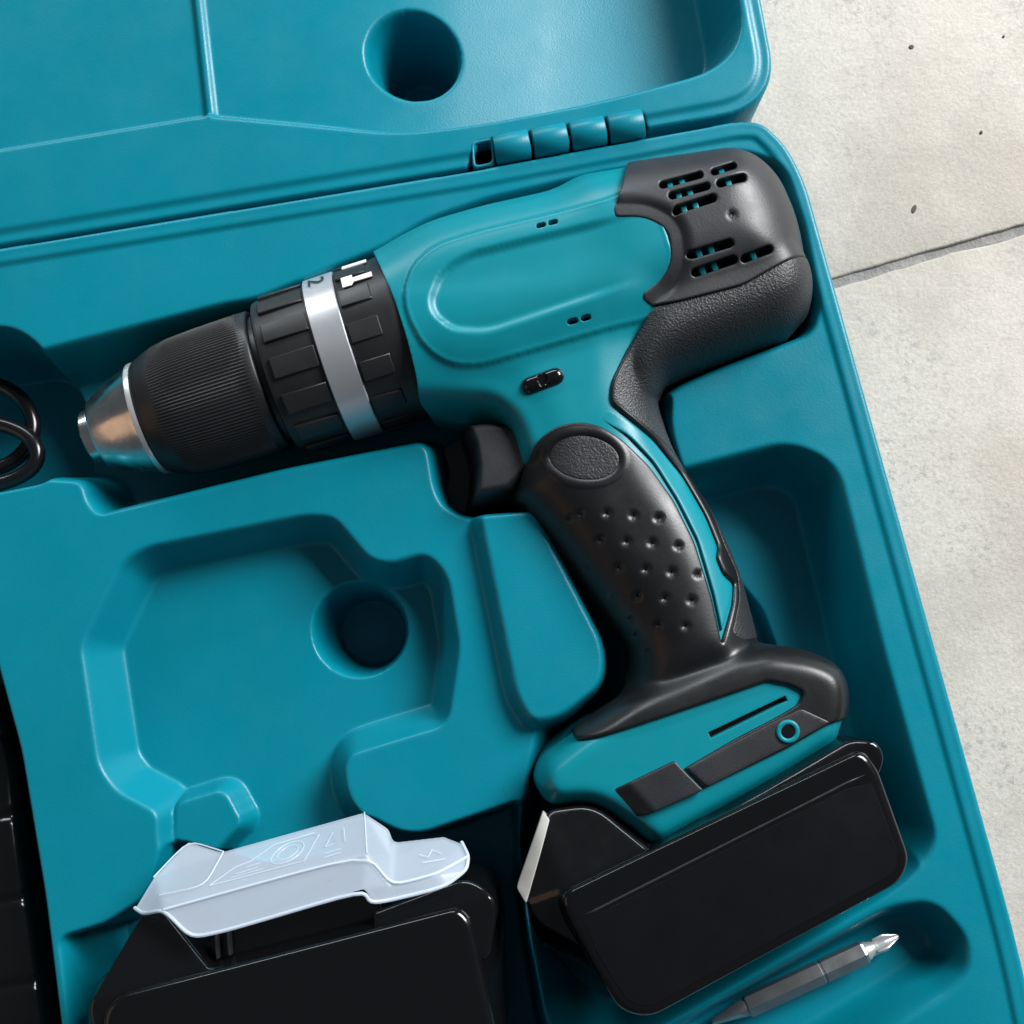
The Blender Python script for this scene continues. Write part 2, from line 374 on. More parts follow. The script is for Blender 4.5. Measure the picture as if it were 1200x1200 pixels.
K_b = PK([(91, 755, 16), (140, 655, 22), (168, 638, 16), (355, 600, 16), (392, 602, 16), (434, 652, 16), (455, 657, 16), (500, 644, 22), (527, 672, 22), (541, 758, 16), (527, 852, 20), (440, 878, 26), (404, 890, 26), (412, 945, 26), (480, 985, 10), (420, 1060), (190, 1040), (181, 985, 10), (180, 954, 10), (134, 930, 14), (112, 900, 16)], 16)
K_c = PK([(188, 985, 8), (170, 1050, 20), (120, 1082, 10), (66, 1098, 14), (76, 1180), (95, 1330), (660, 1300), (625, 1100), (612, 935, 14), (480, 980, 26), (420, 950, 20), (400, 1000, 30), (300, 1015, 20)], 20)
K_left = PK([(-260, 420, 40), (10, 378, 30), (50, 405, 28), (78, 465, 24), (80, 540, 24), (55, 566, 18), (0, 577, 8), (-260, 625, 30)], 20)
K_chg = PK([(-260, 800, 30), (-14, 740, 30), (24, 880), (52, 1050), (88, 1340), (-260, 1370, 30)], 20)
K_bit = PK([(740, 1222, 20), (1040, 1058, 20), (1098, 1050, 36), (1140, 1098, 34), (1142, 1140, 30), (1118, 1168, 26), (900, 1300, 30)], 20)
B_boss = PK([(561, 604, 14), (626, 600, 14), (655, 655), (708, 758, 30), (706, 804, 30), (655, 842, 20), (622, 846, 12), (604, 815, 20)], 20)
B_tab = PK([(203, 942, 12), (262, 924, 14), (284, 965, 10), (240, 1010), (200, 1010)], 12, -20)
C_hole = PK(ell(420, 737, 52, 52), 0, -50)
C_holeD = unp([(420, 737)], -50)[0]
def pocket(Z, P, X, Y, depth, w_, e=.28):
    d = sdf(P, X, Y, far=3.0); return np.minimum(Z, -depth*S(d/w_, e))
def base_z(X, Y, d):
    Z = -3.4*S((d-19)/4.5, .3)-0.3*np.exp(-((d-10.5)/1.6)**2)
    # raised bosses with their soft slopes
    db = sdf(B_boss, X, Y, far=60); up_ = 24*S((db+14)/19, .35)
    Z = Z+up_
    h0 = Z.copy()
    def cut(P, depth, wd, e=.28):
        nonlocal Z
        d_ = sdf(P, X, Y, far=3.0); Z = np.minimum(Z, np.where(d_ > 0, h0-(depth+h0)*S(d_/wd, e), Z))
    cut(K_chuck, 106, 28, .38); cut(K_grip, 140, 26); cut(K_right, 108, 40, .35); cut(K_batt, 175, 30)
    cut(K_b, 62, 32, .2); cut(K_c, 150, 22); cut(K_left, 180, 22, .35); cut(K_chg, 165, 22); cut(K_bit, 62, 36, .35)
    dt = sdf(B_tab, X, Y, far=30); dc = sdf(K_c, X, Y, far=20)
    Z = np.where((dc < 2) & (dt > -12), np.maximum(Z, -62+38*S((dt+12)/14, .3)), Z)
    dh = sdf(C_hole, X, Y, far=10); Z = np.where(dh > -4, np.minimum(Z, -62-112*S((dh+5)/17, .3)), Z)
    return Z
Ru = RIM@np.stack([ex, ey], 1)
base_shell = shell('base_shell', RIM, base_z, Ru[:, 0].min()-8, Ru[:, 0].max()+8, Ru[:, 1].min()-8, Ru[:, 1].max()+8, 1.6, HANG, -ZF, M_CASE)
base_shell['label'] = 'moulded base tray with recesses shaped to the tools'

lid_px = [(-330, 341, 20), (548, 196, 3), (560, 168, 3), (752, 133, 3), (758, 150, 3), (917, 123, 105), (830, -330, 60), (-330, -330, 60)]
LID = ccw(rounded(unr(lid_px), 10, 16))
LID_S = ccw(rounded(unr([(-330, 341, 20), (548, 196), (758, 152), (917, 123, 105), (830, -330, 60), (-330, -330, 60)]), 10, 16))
L_rec = PK([(-360, 236), (0, 176, 20), (240, 136, 20), (465, 157, 40), (560, 147, 60), (700, 122, 60), (884, 74, 85), (806, -300, 40), (-300, -300, 40)], 20)
L_rib = un(229, 0)[:2], un(244, 137)[:2]
L_hole = PK(ell(483, 60, 48, 46), 0, -20)
def lid_z(X, Y, d):
    d = sdf(LID_S, X, Y, far=3.0)
    Z = -3.6*S((20-d)/4.5, .3)-0.4*np.exp(-((d-11)/1.6)**2)
    dr = sdf(L_rec, X, Y, far=3.0)
    px_ = X+600; depth = 17+84*S((px_-330)/520, .4); wd = 8+26*S((px_-400)/430, .4)
    Z = np.minimum(Z, np.where(dr > 0, -depth*S(dr/wd, .3), Z))
    a, b = L_rib; v = b-a; l = np.linalg.norm(v); v = v/l
    s = (X-a[0])*v[0]+(Y-a[1])*v[1]; n = np.abs((X-a[0])*v[1]-(Y-a[1])*v[0])
    rib = np.where((s < l-2), 6.5*(1-S((n-3.0)/5.5, .35)), 0); rib = np.where(dr > 2, rib, 0)
    Z = Z+rib
    for Hh in (L_hole,):
        dh = sdf(Hh, X, Y, far=12); Z = np.where(dh > -9, Z-150*S((dh+9)/26, .4), Z)
    return Z
Lu = LID@np.stack([ex, ey], 1)
lid_shell = shell('lid_shell', LID, lid_z, Lu[:, 0].min()-8, Lu[:, 0].max()+8, Lu[:, 1].min()-8, Lu[:, 1].max()+8, 2.0, HANG, -ZF, M_CASE, edge_r=5)
lid_shell['label'] = 'opened lid folded back flat behind the base'
# hinge: barrel knuckles on one pin
h0, h1 = un(579, 177, -4), un(756, 145, -4); hv = (h1-h0)/np.linalg.norm(h1-h0); hn = np.array([hv[1], -hv[0], 0])
HL = np.linalg.norm(h1-h0)
for k in range(4):
    a, b = HL*k/4+(.8 if k else 0), HL*(k+1)/4-2.6
    lathe('hinge_knuckle', (h0, hv, hn, 1.0), [(a, 14), (a+.4, 17), (a+1.6, 18.2), (b-1.6, 18.2), (b-.4, 17), (b, 14)], M_CASE, case, seg=40, angle=60)
lathe('hinge_pin', (h0, hv, hn, 1.0), [(1, 8), (2, 9), (HL, 9), (HL+1, 8)], M_DARK, case, seg=20)
# hinge window: socket left of the knuckles
so = un(551, 163)[:2]; sq = PK([(552, 166, 7), (578, 161, 7), (580, 193, 7), (554, 198, 7)], 7)
sq_in = PK([(555, 169, 6), (575, 165, 6), (577, 190, 6), (557, 194, 6)], 6)
relief('hinge_socket', sq, lambda x, y: 1.0+0*x, M_CASE, case, step=4, holes=[sq_in], edge=1.6, skirt=40)
relief('hinge_socket_floor', sq_in, lambda x, y: -24+0*x, M_DARK, case, step=6, edge=.5, skirt=4)

# ------------------------------------------------------------------ cordless drill
ZC = -22.0
drill = empty('cordless_drill', 'teal and black cordless hammer drill lying on its side in the case', 'drill')
P_house = [(300, 345), (440, 302), (470, 284), (505, 266, 20), (568, 248), (645, 231), (676, 214), (735, 204), (852, 187, 20), (880, 196, 20), (908, 221, 24), (929, 269, 24), (938, 318, 20), (934, 352, 20), (900, 374), (760, 413), (600, 465), (498, 492), (360, 536)]
P_hand = [(470, 440, 60), (500, 350, 60), (720, 300, 60), (790, 360, 30), (762, 470, 30), (784, 532, 20), (828, 600, 30), (860, 668, 30), (874, 720, 20), (884, 760), (900, 800), (690, 850), (736, 800, 20), (738, 765, 20), (688, 696, 30), (640, 632, 30), (600, 588, 10), (605, 548, 30), (596, 516, 20), (574, 497, 20), (520, 496, 20)]
P_hump = [(715, 440), (730, 364), (830, 296, 30), (915, 280, 30), (940, 320, 16), (945, 345, 14), (941, 372, 16), (920, 396, 20), (802, 441), (774, 455, 12), (762, 480, 20), (740, 500)]
P_neck = [(440, 440), (470, 360), (720, 340), (722, 470, 30), (700, 520, 30), (640, 560, 20), (607, 562, 6), (605, 548, 20), (596, 516, 20), (574, 497, 20), (520, 496, 20), (470, 498)]
P_base = [(622, 910, 14), (632, 883, 16), (672, 852, 10), (735, 812), (880, 756, 16), (936, 764, 20), (970, 780, 16), (980, 805, 12), (979, 836, 12), (970, 870, 20), (900, 915), (760, 992), (735, 968), (692, 938, 20), (640, 942, 14)]
step = 1.6
bb = np.concatenate([unp(P_house, ZC), unp(P_base, ZC)])
GX, GY = np.arange(bb[:, 0].min()-30, bb[:, 0].max()+30, step), np.arange(bb[:, 1].min()-30, bb[:, 1].max()+30, step)
gx, gy = np.meshgrid(GX, GY)
W_house, W_hand, W_hump, W_base, W_neck = [ccw(rounded(unr(p, ZC), 14, 6)) for p in (P_house, P_hand, P_hump, P_base, P_neck)]
d1, d2, d3, d4, d5 = [sdf(p, gx, gy, far=40) for p in (W_house, W_hand, W_hump, W_base, W_neck)]
LOW = -40.0
def infl(d, h, w_): return np.where(d > 0, h*circ(d/w_), LOW*np.clip(-d/6, 0, 1))
H1 = infl(d1, 104, 96); H2 = infl(d2, 84, 72); H5 = infl(d5, 80, 26); H2 = np.where((d2 > 0) & (d5 > 0), smax(H2, H5, 14), np.maximum(H2, H5)); d2 = np.maximum(d2, d5); H3 = infl(d3, 88, 50); H4 = infl(d4, 90, 20)
Hh = smax(H2, H4, 34); Hh = np.where((d2 > -1) | (d4 > -1), Hh, np.maximum(H2, H4))
Hs = np.maximum(np.maximum(H1, H3), Hh)
Hs = np.where((d1 > 0) & (d2 > 0), np.maximum(smax(H1, H2, 46), Hs), Hs)
dm = np.maximum.reduce([d1, d2, d3, d4])
wgt = S((dm-4)/14)
Hs = blur(Hs, .9)*(1-wgt)+blur(Hs, 4.0)*wgt
def sampler(A):
    def f(x, y):
        x = np.asarray(x); y = np.asarray(y)
        u = np.clip((x-GX[0])/step, 0, len(GX)-1.001); v = np.clip((y-GY[0])/step, 0, len(GY)-1.001)
        i = u.astype(int); j = v.astype(int); a = u-i; b = v-j
        def wts(t): return ((1-t)**3/6, (3*t**3-6*t*t+4)/6, (-3*t**3+3*t*t+3*t+1)/6, t**3/6)
        wa, wb = wts(a), wts(b); out = 0.0; nj, ni = A.shape
        for m_ in range(4):
            jj = np.clip(j+m_-1, 0, nj-1)
            for n_ in range(4): out = out+wb[m_]*wa[n_]*A[jj, np.clip(i+n_-1, 0, ni-1)]
        return ZC+out
    return f
hf0 = sampler(Hs)
def on(pts, hf=None, extra=0.0):
    """picture outline -> points on the drill's surface ('s' flagged points lie on the mid-plane silhouette)"""
    hf = hf or hf0; out = []
    for p in pts:
        if len(p) > 2 and p[-1] == 's': q = un(p[0], p[1], ZC)[:2]; r = p[2] if len(p) > 3 else None
        else:
            z = ZC+80.0
            for _ in range(14):
                q = un(p[0], p[1], z)[:2]; z = .5*z+.5*float(hf(q[0], q[1]))
            q = un(p[0], p[1], z)[:2]; r = p[2] if len(p) > 2 else None
        out.append((q[0], q[1]) if r is None else (q[0], q[1], r))
    return out
def OUT(pts, r=6, n=5): return ccw(rounded(on(pts), r, n))
# features moulded into the teal housing
seam = OUT([(472, 342, 20), (483, 310, 20), (510, 287, 20), (556, 272, 20), (708, 234, 4), (760, 215), (790, 300), (766, 372, 4), (660, 402), (564, 430, 16), (530, 430, 16), (497, 410, 20), (476, 370, 20)], 10)
panel = OUT([(498, 352, 22), (512, 314, 22), (545, 294, 16), (609, 278), (717, 252, 8), (790, 236, 4), (860, 290, 6), (790, 326, 4), (735, 340), (663, 364), (572, 394, 16), (528, 392, 20), (504, 372, 20)], 10)
ds = sdf(seam, gx, gy, far=20); dp = sdf(panel, gx, gy, far=10)
pfade = 1-S((gx-un(672, 300, 60)[0])/85, .4)
feat = 2.8*S((ds+1.6)/3.8, .3)+.8*np.exp(-((ds-2)/1.9)**2)-6.0*S(dp/11, .3)*pfade
Hb = Hs+feat*S((dm-2)/12)
hf_body = sampler(Hb)
SIL = [(440, 302, 's'), (470, 284, 's'), (505, 266, 's'), (568, 248, 's'), (645, 231, 's'), (676, 214, 's'), (735, 204, 's'), (852, 187, 's'), (880, 196, 's'), (908, 221, 's'), (929, 269, 's'), (938, 316, 's'), (944, 345, 's'), (941, 372, 's'), (920, 396, 's'), (802, 441, 's'), (774, 455, 's'), (763, 478, 's'),
       (784, 532, 's'), (828, 600, 's'), (860, 668, 's'), (874, 720, 's'), (886, 757, 's'), (936, 764, 's'), (970, 780, 's'), (980, 805, 's'), (979, 836, 's'), (970, 870, 's'), (900, 915, 's'), (760, 992, 's'), (735, 968, 's'), (692, 938, 's'), (640, 942, 's'), (622, 910, 's'), (632, 883, 's'), (672, 852, 's'), (728, 816, 's'), (738, 790, 's'), (736, 762, 's'), (688, 696, 's'), (640, 632, 's'), (600, 588, 's'), (605, 548, 's'), (596, 516, 's'), (574, 497, 's'), (535, 497, 's'), (498, 492, 's'), (489, 445), (477, 397), (462, 350)]
W_sil = ccw(rounded(on(SIL), 12, 4))
slotsB = [capsule((631, 265.5), (637, 264), 2.8), (capsule((645, 262), (651, 260.5), 2.8)), capsule((668, 378), (674, 376.5), 3.6), capsule((684, 374), (689, 372.5), 3.6)]
holesB = [np.array(on([tuple(q) for q in h]))[:, :2] for h in slotsB]
slot_base = np.array(on([(830, 858.5), (920, 815.5), (923, 821), (833, 865.5)]))[:, :2]
slot_base = ccw(slot_base)
vent_bay = ccw(rounded(on([(762, 226), (766, 214), (832, 198), (868, 192), (895, 220), (914, 290), (890, 312), (860, 320), (806, 336), (798, 290), (778, 245)]), 8, 4))
relief('housing', W_sil, hf_body, M_TEAL, drill, step=2.0, holes=holesB+[slot_base, vent_bay], edge=.6, skirt=70, angle=60, skirt_in=.02, bstep=3)
relief('inner_frame', ccw(rounded(on([(600, 300), (780, 240), (800, 320), (700, 420), (620, 420)]), 10, 4)), lambda x, y: hf_body(x, y)-14, M_DARK, drill, step=9, edge=.5, skirt=6)
relief('inner_frame', ccw(np.array(on([(822, 865), (925, 812), (930, 825), (830, 872)]))[:, :2]), lambda x, y: hf_body(x, y)-9, M_DARK, drill, step=6, edge=.5, skirt=4)

# motor cover with real vent slots
cover_px = [(735, 204, 's'), (728, 224), (719, 246, 4), (721, 255, 4), (755, 255, 99), (783, 270, 99), (786, 305, 99), (775, 327, 99), (753, 343, 3), (752, 349, 4), (766, 361, 3), (793, 356), (870, 336), (938, 317, 's'), (929, 269, 's'), (908, 221, 's'), (880, 196, 's'), (852, 187, 's'), (790, 196, 's')]
W_cover = ccw(rounded(on(cover_px), 10, 8))
tong = OUT([(700, 262), (721, 255, 4), (755, 255, 99), (783, 270, 99), (786, 305, 99), (775, 327, 99), (753, 343, 4), (700, 345)], 6, 8)
def hf_cover(x, y):
    d = -sdf(tong, np.asarray(x), np.asarray(y)); return hf0(x, y)+5.5*S((d-14)/12, .35)*S((hf0(x, y)-ZC-10)/50)
vents = [((776, 221), (819, 209.5), 4.2), ((787, 233), (827, 222.5), 4.4), ((793, 249), (834, 236), 4.8), ((836, 206), (858, 199), 4.0), ((843, 219), (868, 212.5), 4.6), ((810, 300.5), (853, 287.5), 5.0), ((814, 321), (857, 306.5), 5.4), ((871, 305), (898, 295), 5.0)]
vh = [np.array(on([tuple(q) for q in capsule(a, b, r)]))[:, :2] for a, b, r in vents]
scr = un(856, 255, ZC+104)[:2]
def hf_cover2(x, y):
    r = np.hypot(np.asarray(x)-scr[0], np.asarray(y)-scr[1]); return hf_cover(x, y)-3.0*(1-S((r-3)/3.5))
relief('motor_cover', W_cover, hf_cover2, M_COVER, drill, step=2.6, holes=vh, lift=4.0, edge=2.2, skirt=16, angle=50, bstep=2.0)
inner = ccw(rounded(on([(765, 215), (860, 195), (905, 230), (925, 300), (860, 330), (790, 345)]), 10, 4))
relief('motor_core', inner, lambda x, y: hf0(x, y)-15+0*x, M_DARK, drill, step=6, edge=.6, skirt=8)
for (a, b, r) in vents:
    L_ = math.hypot(b[0]-a[0], b[1]-a[1]); ts = (.22, .55) if L_ > 32 else (.45,)
    for t in ts:
        c = np.array(a)+(np.array(b)-np.array(a))*t; ax = (np.array(b)-np.array(a))/L_; pn = np.array([-ax[1], ax[0]])
        q = [c+ax*sx*3.3+pn*sy*(r+2) for sx, sy in ((-1, -1), (1, -1), (1, 1), (-1, 1))]
        relief('vent_rib', ccw(np.array(on([tuple(p) for p in q]))[:, :2]), lambda x, y: hf0(x, y)+.5, M_TEAL, drill, step=5, edge=.7, skirt=10)

# rubber grip, one overmould from the rear hump down to the foot
grip_px = [(600, 588, 's'), (608, 570, 6), (620, 540), (632, 514, 10), (652, 500, 10), (680, 494, 12), (704, 500, 10), (728, 516, 10), (760, 548, 10), (788, 588), (812, 636), (832, 700), (844, 754, 2), (857, 706, 8), (858, 684, 4), (846, 673, 5), (838, 654, 5), (840, 641, 5), (826, 606), (798, 557), (765, 516), (731, 487, 8), (714, 472, 8), (715, 449, 10), (735, 408, 10), (766, 362, 3),
           (793, 357.5), (870, 337.5), (938, 318.5, 's'), (945, 345, 's'), (941, 372, 's'), (920, 396, 's'), (802, 441, 's'), (774, 455, 's'), (763, 478, 's'), (784, 532, 's'), (828, 600, 's'), (860, 668, 's'), (874, 720, 's'), (886, 757, 's'), (936, 764, 's'), (970, 780, 's'), (980, 805, 's'), (979, 836, 's'),
           (974, 846), (925, 875), (825, 924, 2), (802, 900, 2), (862, 865), (912, 839), (935, 825, 4), (941, 811, 4), (925, 803, 3), (900, 798, 4), (825, 824), (700, 866, 20), (674, 864, 's'), (670, 855, 's'), (728, 816, 's'), (739, 792, 's'), (737, 762, 's'), (688, 696, 's'), (640, 632, 's')]
W_grip = ccw(rounded(on(grip_px), 8, 5))
dimz = [(503, 403, 1), (578, 405, 1.2), (655, 412, 1.2), (726, 420, 1.2), (562, 480, 1.1), (636, 487, 1.2), (709, 492, 1.2), (783, 502, 1.1), (617, 560, 1.1), (692, 568, 1.2), (766, 577, 1.2), (838, 585, 1), (673, 643, 1), (748, 653, 1.2), (823, 660, 1.2), (733, 727, 1), (808, 735, 1.1), (475, 415, .7), (530, 560, .7), (600, 640, .7), (655, 705, .7), (670, 755, .7), (705, 805, .8)]
dim = [(np.array(on([(480+x/2.5, 440+y/2.5)])[0]), s) for x, y, s in dimz]
oval = ccw(np.array(on(ell(685, 537, 45, 30, 8)))[:, :2])
hump_w = W_hump
def hf_grip(x, y):
    x = np.asarray(x); y = np.asarray(y); z = hf0(x, y)
    for c, s in dim:
        r = np.hypot(x-c[0], y-c[1]); z = z-4.4*s*(1-S(r/(6.4*s), .22))
    do = sdf(oval, x, y); z = z-3.0*S(do/4.5, .3)+1.2*np.exp(-((do+2)/2.5)**2)
    return z
relief('grip', W_grip, hf_grip, M_GRIP, drill, step=1.75, lift=5.2, edge=3.0, skirt=18, angle=60, bstep=2.4)
# coarse textured zones of the overmould
hump_px = [(766, 362), (793, 355.5), (870, 335.5), (937, 317, 's'), (944, 345, 's'), (940, 371, 's'), (919, 395, 's'), (802, 440, 's'), (774, 454, 's'), (763, 478, 's'), (784, 532, 's'), (828, 600, 's'), (860, 668, 's'), (874, 720, 's'), (883, 748, 's'), (868, 752), (854, 744), (862, 702), (860, 676), (844, 640), (830, 604), (802, 556), (768, 515), (733, 484, 8), (717, 470, 8), (718, 450, 10), (738, 409, 10)]
relief('textured_hump', ccw(rounded(on(hump_px), 6, 4)), hf0, M_ROUGH, drill, step=3.2, lift=5.7, edge=.6, skirt=6, angle=60, bstep=2.6)
relief('thumb_pad', ccw(np.array(on(ell(685, 537, 41, 26, 8)))[:, :2]), lambda x, y: hf0(x, y), M_ROUGH, drill, step=3, lift=4.0, edge=2.0, skirt=5, angle=60)
# teal accent strip proud of the grip edge
acc = [(697, 489, 3), (712, 479, 6), (731, 491, 8), (764, 521, 10), (797, 563), (822, 610), (836, 643, 4), (835, 655, 5), (843, 676, 5), (854, 687, 4), (853, 704, 8), (844, 740, 2), (835, 698), (816, 634), (792, 586), (765, 543, 10), (735, 511, 10), (708, 495, 8)]
acs = np.array(on([(700, 486)])[0])
relief('grip_accent', ccw(rounded(on(acc), 6, 4)), lambda x, y: hf0(x, y)-4.6*(1-S(np.hypot(x-acs[0], y-acs[1])/55, .3)), M_TEAL, drill, step=3, lift=4.4, edge=1.8, skirt=8)
# side clip block, screw eye on the foot
clip = [(717, 926, 3), (790, 891, 3), (797, 899, 2), (823, 925, 2), (757, 954, 4), (746, 958, 4)]
Wc = ccw(rounded(on(clip), 3, 4)); ca = np.array(on([(717, 926)])[0]); cb = np.array(on([(746, 958)])[0])
def hf_clip(x, y):
    v = cb-ca; n = np.abs((x-ca[0])*v[1]-(y-ca[1])*v[0])/np.linalg.norm(v); return hf0(x, y)-2+11*S(n/22, .2)
relief('clip_block', Wc, hf_clip, M_COVER, drill, step=3, lift=1.5, edge=1.8, skirt=10, angle=30)
strip = [(804, 900), (862, 868), (912, 842), (938, 830), (972, 846), (925, 873), (828, 922)]
relief('foot_strip', ccw(rounded(on(strip), 4, 4)), hf0, M_COVER, drill, step=3.5, lift=6.0, edge=1.6, skirt=6)
eo = [tuple(p) for p in ell(922, 857, 14, 14, 0, 32)]; ei = [tuple(p) for p in ell(922, 857, 8, 8, 0, 28)]
relief('screw_eye', np.array(on(eo))[:, :2], hf0, M_TEAL, drill, step=2.5, holes=[np.array(on(ei))[:, :2]], lift=8.4, edge=2.2, skirt=12, bstep=1.8)
relief('recess_shade_disc', np.array(on(ell(922, 857, 9, 9, 0, 24)))[:, :2], hf0, M_DARK, drill, step=4, lift=6.6, edge=.5, skirt=4)  # near-black disc lying on the strip, painted as the shade of a hole
# direction switch
W_sw = np.array(on([tuple(q) for q in capsule((621, 452), (651, 441), 10.5)]))[:, :2]
def hf_sw(x, y):
    d = sdf(ccw(W_sw), x, y); return hf0(x, y)-2+9*circ(d/9)-3.2*(np.abs(((x-W_sw[:, 0].mean())*.94+(y-W_sw[:, 1].mean())*.34))<5)*S((d-3)/3)
relief('direction_switch', W_sw, hf_sw, M_GLOSS, drill, step=1.8, edge=.8, skirt=8, bstep=1.8)
# trigger
W_tr = ccw(rounded(unr([(512, 515, 12), (545, 497, 14), (580, 492, 16), (630, 505, 30), (640, 548, 30), (600, 586, 8), (556, 594, 12), (524, 594, 12), (514, 575, 14), (524, 545, 99)], ZC+20), 10, 6))
tf = [un(*p, ZC+45)[:2] for p in ((544, 490), (556, 520), (560, 545), (559, 570), (552, 600))]
def hf_tr(x, y):
    d = sdf(W_tr, x, y); y_ = np.asarray(y); xl = np.interp(-y_, [-q[1] for q in tf], [q[0] for q in tf])
    return ZC-34+88*circ(d/15)*S((np.asarray(x)-xl+16)/22, .4)
relief('trigger', W_tr, hf_tr, M_COVER, drill, step=2.4, edge=1, skirt=50, bstep=2.2, angle=60)
# drive end: lathe parts on the spindle axis
A0, A1 = un(110, 511, ZC), un(469, 398, ZC); et = (A1-A0)/np.linalg.norm(A1-A0); ev = np.array([et[1], -et[0], 0.0]); kk = np.linalg.norm(A1-A0)/376.4
FR = (A0, et, ev, kk)
chuck = lathe('chuck_sleeve', FR, [(72, 60), (72.5, 66), (75, 68.5), (80, 70.5), (88, 74), (97, 77), (100, 77.5), (120, 80.5), (150, 82.3), (190, 83.4), (204, 83.8), (207, 84.3), (215, 84.2), (218, 82.5), (218.5, 74)], M_RING, drill, seg=660,
              mod=lambda t, r, th: r+((0.75*math.cos(132*th)) if 98 < t < 205 else 0.0), angle=60)
lathe('chuck_nose', FR, [(8, 30), (9, 41), (13, 44.5), (40, 56), (62, 63.8), (66, 65), (68, 66.3), (71, 66.3), (73, 64)], M_CHROME, drill, seg=96)
lathe('nose_rim', FR, [(66, 64), (66.4, 67.2), (69, 67.6), (72.2, 67.2), (72.6, 64)], M_BRIGHT, drill, seg=96)
lathe('jaw_ring', FR, [(2, 20), (-5, 22), (-6.5, 25), (-6, 29), (-4, 31), (10.5, 31.5), (10.8, 28)], M_CHROME, drill, seg=72)
lathe('jaw_bore', FR, [(1.8, 4), (1.9, 21)], M_DARK, drill, seg=32)
lathe('chuck_collar', FR, [(217, 70), (217.5, 77), (226, 77), (226.5, 70)], M_RING, drill, seg=72)
ring = lathe('torque_ring', FR, [(225, 76), (225.3, 87), (227, 90), (231, 91.2), (287, 92.6), (290, 92.6), (290.5, 86)], M_RING, drill, seg=120)
lathe('silver_band', FR, [(289.6, 90), (289.8, 95.5), (291, 97), (324.5, 97.8), (325.8, 96.5), (326, 90)], M_SILVER, drill, seg=120)
mode = lathe('mode_ring', FR, [(326.2, 90), (326.6, 95.5), (328, 96), (366, 97.3), (376, 98.8), (388, 99.6), (392, 98.5), (393, 88)], M_RING, drill, seg=120)
def cyl(t, r, th): return A0+et*t*kk+(ev*math.sin(th)+np.array([0, 0, 1])*math.cos(th))*r*kk
def pad(parent, t0, t1, th0, th1, r0, r1, m=None):
    nt_, na = 4, 8; bt, ba = 1.6, 1.6/r1
    tsx = [t0, t0+bt*.6, (t0+t1)/2, t1-bt*.6, t1]; ths = np.concatenate([[th0, th0+ba*.6], np.linspace(th0+ba*1.5, th1-ba*1.5, 5), [th1-ba*.6, th1]])
    V = []; F = []; nx_, ny_ = len(tsx), len(ths)
    for i, t in enumerate(tsx):
        for j, th in enumerate(ths):
            e_ = (i in (0, nx_-1)) or (j in (0, ny_-1)); V.append(cyl(t, (r1-1.0) if e_ else r1, th))
    for i in range(nx_-1):
        for j in range(ny_-1): F.append((i*ny_+j, i*ny_+j+1, (i+1)*ny_+j+1, (i+1)*ny_+j))
    per = [(0, j) for j in range(ny_)]+[(i, ny_-1) for i in range(1, nx_)]+[(nx_-1, j) for j in range(ny_-2, -1, -1)]+[(i, 0) for i in range(nx_-2, 0, -1)]
    b0 = len(V)
    for (i, j) in per: V.append(cyl(tsx[i], r0, ths[j]))
    n = len(per)
    for k in range(n):
        a, b = per[k], per[(k+1) % n]; F.append((a[0]*ny_+a[1], b0+k, b0+(k+1) % n, b[0]*ny_+b[1]))
    import bmesh
    o = link('grip_pad', V, F, m or M_RING, parent, angle=35)
    bm = bmesh.new(); bm.from_mesh(o.data); bmesh.ops.recalc_face_normals(bm, faces=bm.faces); bm.to_mesh(o.data); bm.free()
    return o
NP = 14
for k in range(NP):
    c = 2*math.pi*(k+.42)/NP
    pad(ring, 236, 287.5, c-.125, c+.125, 90, 95.6)
    pad(mode, 329, 364, c+.225, c+.455, 95, 99.2)
# white marks and the numeral
def mark(name, poly, r, m, parent):
    """poly: (t, arc) shape printed on the ring"""
    P = ccw(np.array(poly, float)); n = len(P)
    V = [cyl(t, r, a) for t, a in P]+[cyl(t, r-1.2, a) for t, a in P]
    F = [tuple(range(n))]+[(i, n+i, n+(i+1) % n, (i+1) % n) for i in range(n)]
    import bmesh
    o = link(name, V, F, m, parent, smooth=False); bm = bmesh.new(); bm.from_mesh(o.data); bmesh.ops.recalc_face_normals(bm, faces=bm.faces); bm.to_mesh(o.data); bm.free(); return o
def box_on(name, t0, t1, a0, a1, r, m, parent):
    P = [(t0+(t1-t0)*s, a0) for s in (0, .5)]+[(t1, a0+(a1-a0)*s) for s in (0, .5)]+[(t1+(t0-t1)*s, a1) for s in (0, .5)]+[(t0, a1+(a0-a1)*s) for s in (0, .5)]
    return mark(name, P, r, m, parent)
th = R(-34)
mark('hammer_mark', [(336, th-.095), (349, th-.095), (349, th-.035), (371, th-.04), (371, th+.045), (349, th+.04), (346, th+.085), (336, th+.085)], 100.2, M_WHITE, mode)
box_on('position_mark', 339, 368, R(-62), R(-54), 100.0, M_WHITE, mode)
fc = bpy.data.curves.new('numeral', 'FONT'); fc.body = '2'; fc.size = 1.0; fo = bpy.data.objects.new('numeral_tmp', fc); COL.objects.link(fo)
me = bpy.data.meshes.new_from_object(fo.evaluated_get(bpy.context.evaluated_depsgraph_get())); bpy.data.objects.remove(fo)
vv = np.array([v.co[:] for v in me.vertices]); mn, mxx = vv.min(0), vv.max(0); q = (vv-mn)/(mxx-mn+1e-9)
V = [cyl(298+19*b, 98.6, R(-44)-(1-a)*.20+.0) for a, b, _ in q]
link('numeral', V, [tuple(p.vertices) for p in me.polygons], M_RING, drill, smooth=False)
bpy.data.meshes.remove(me)
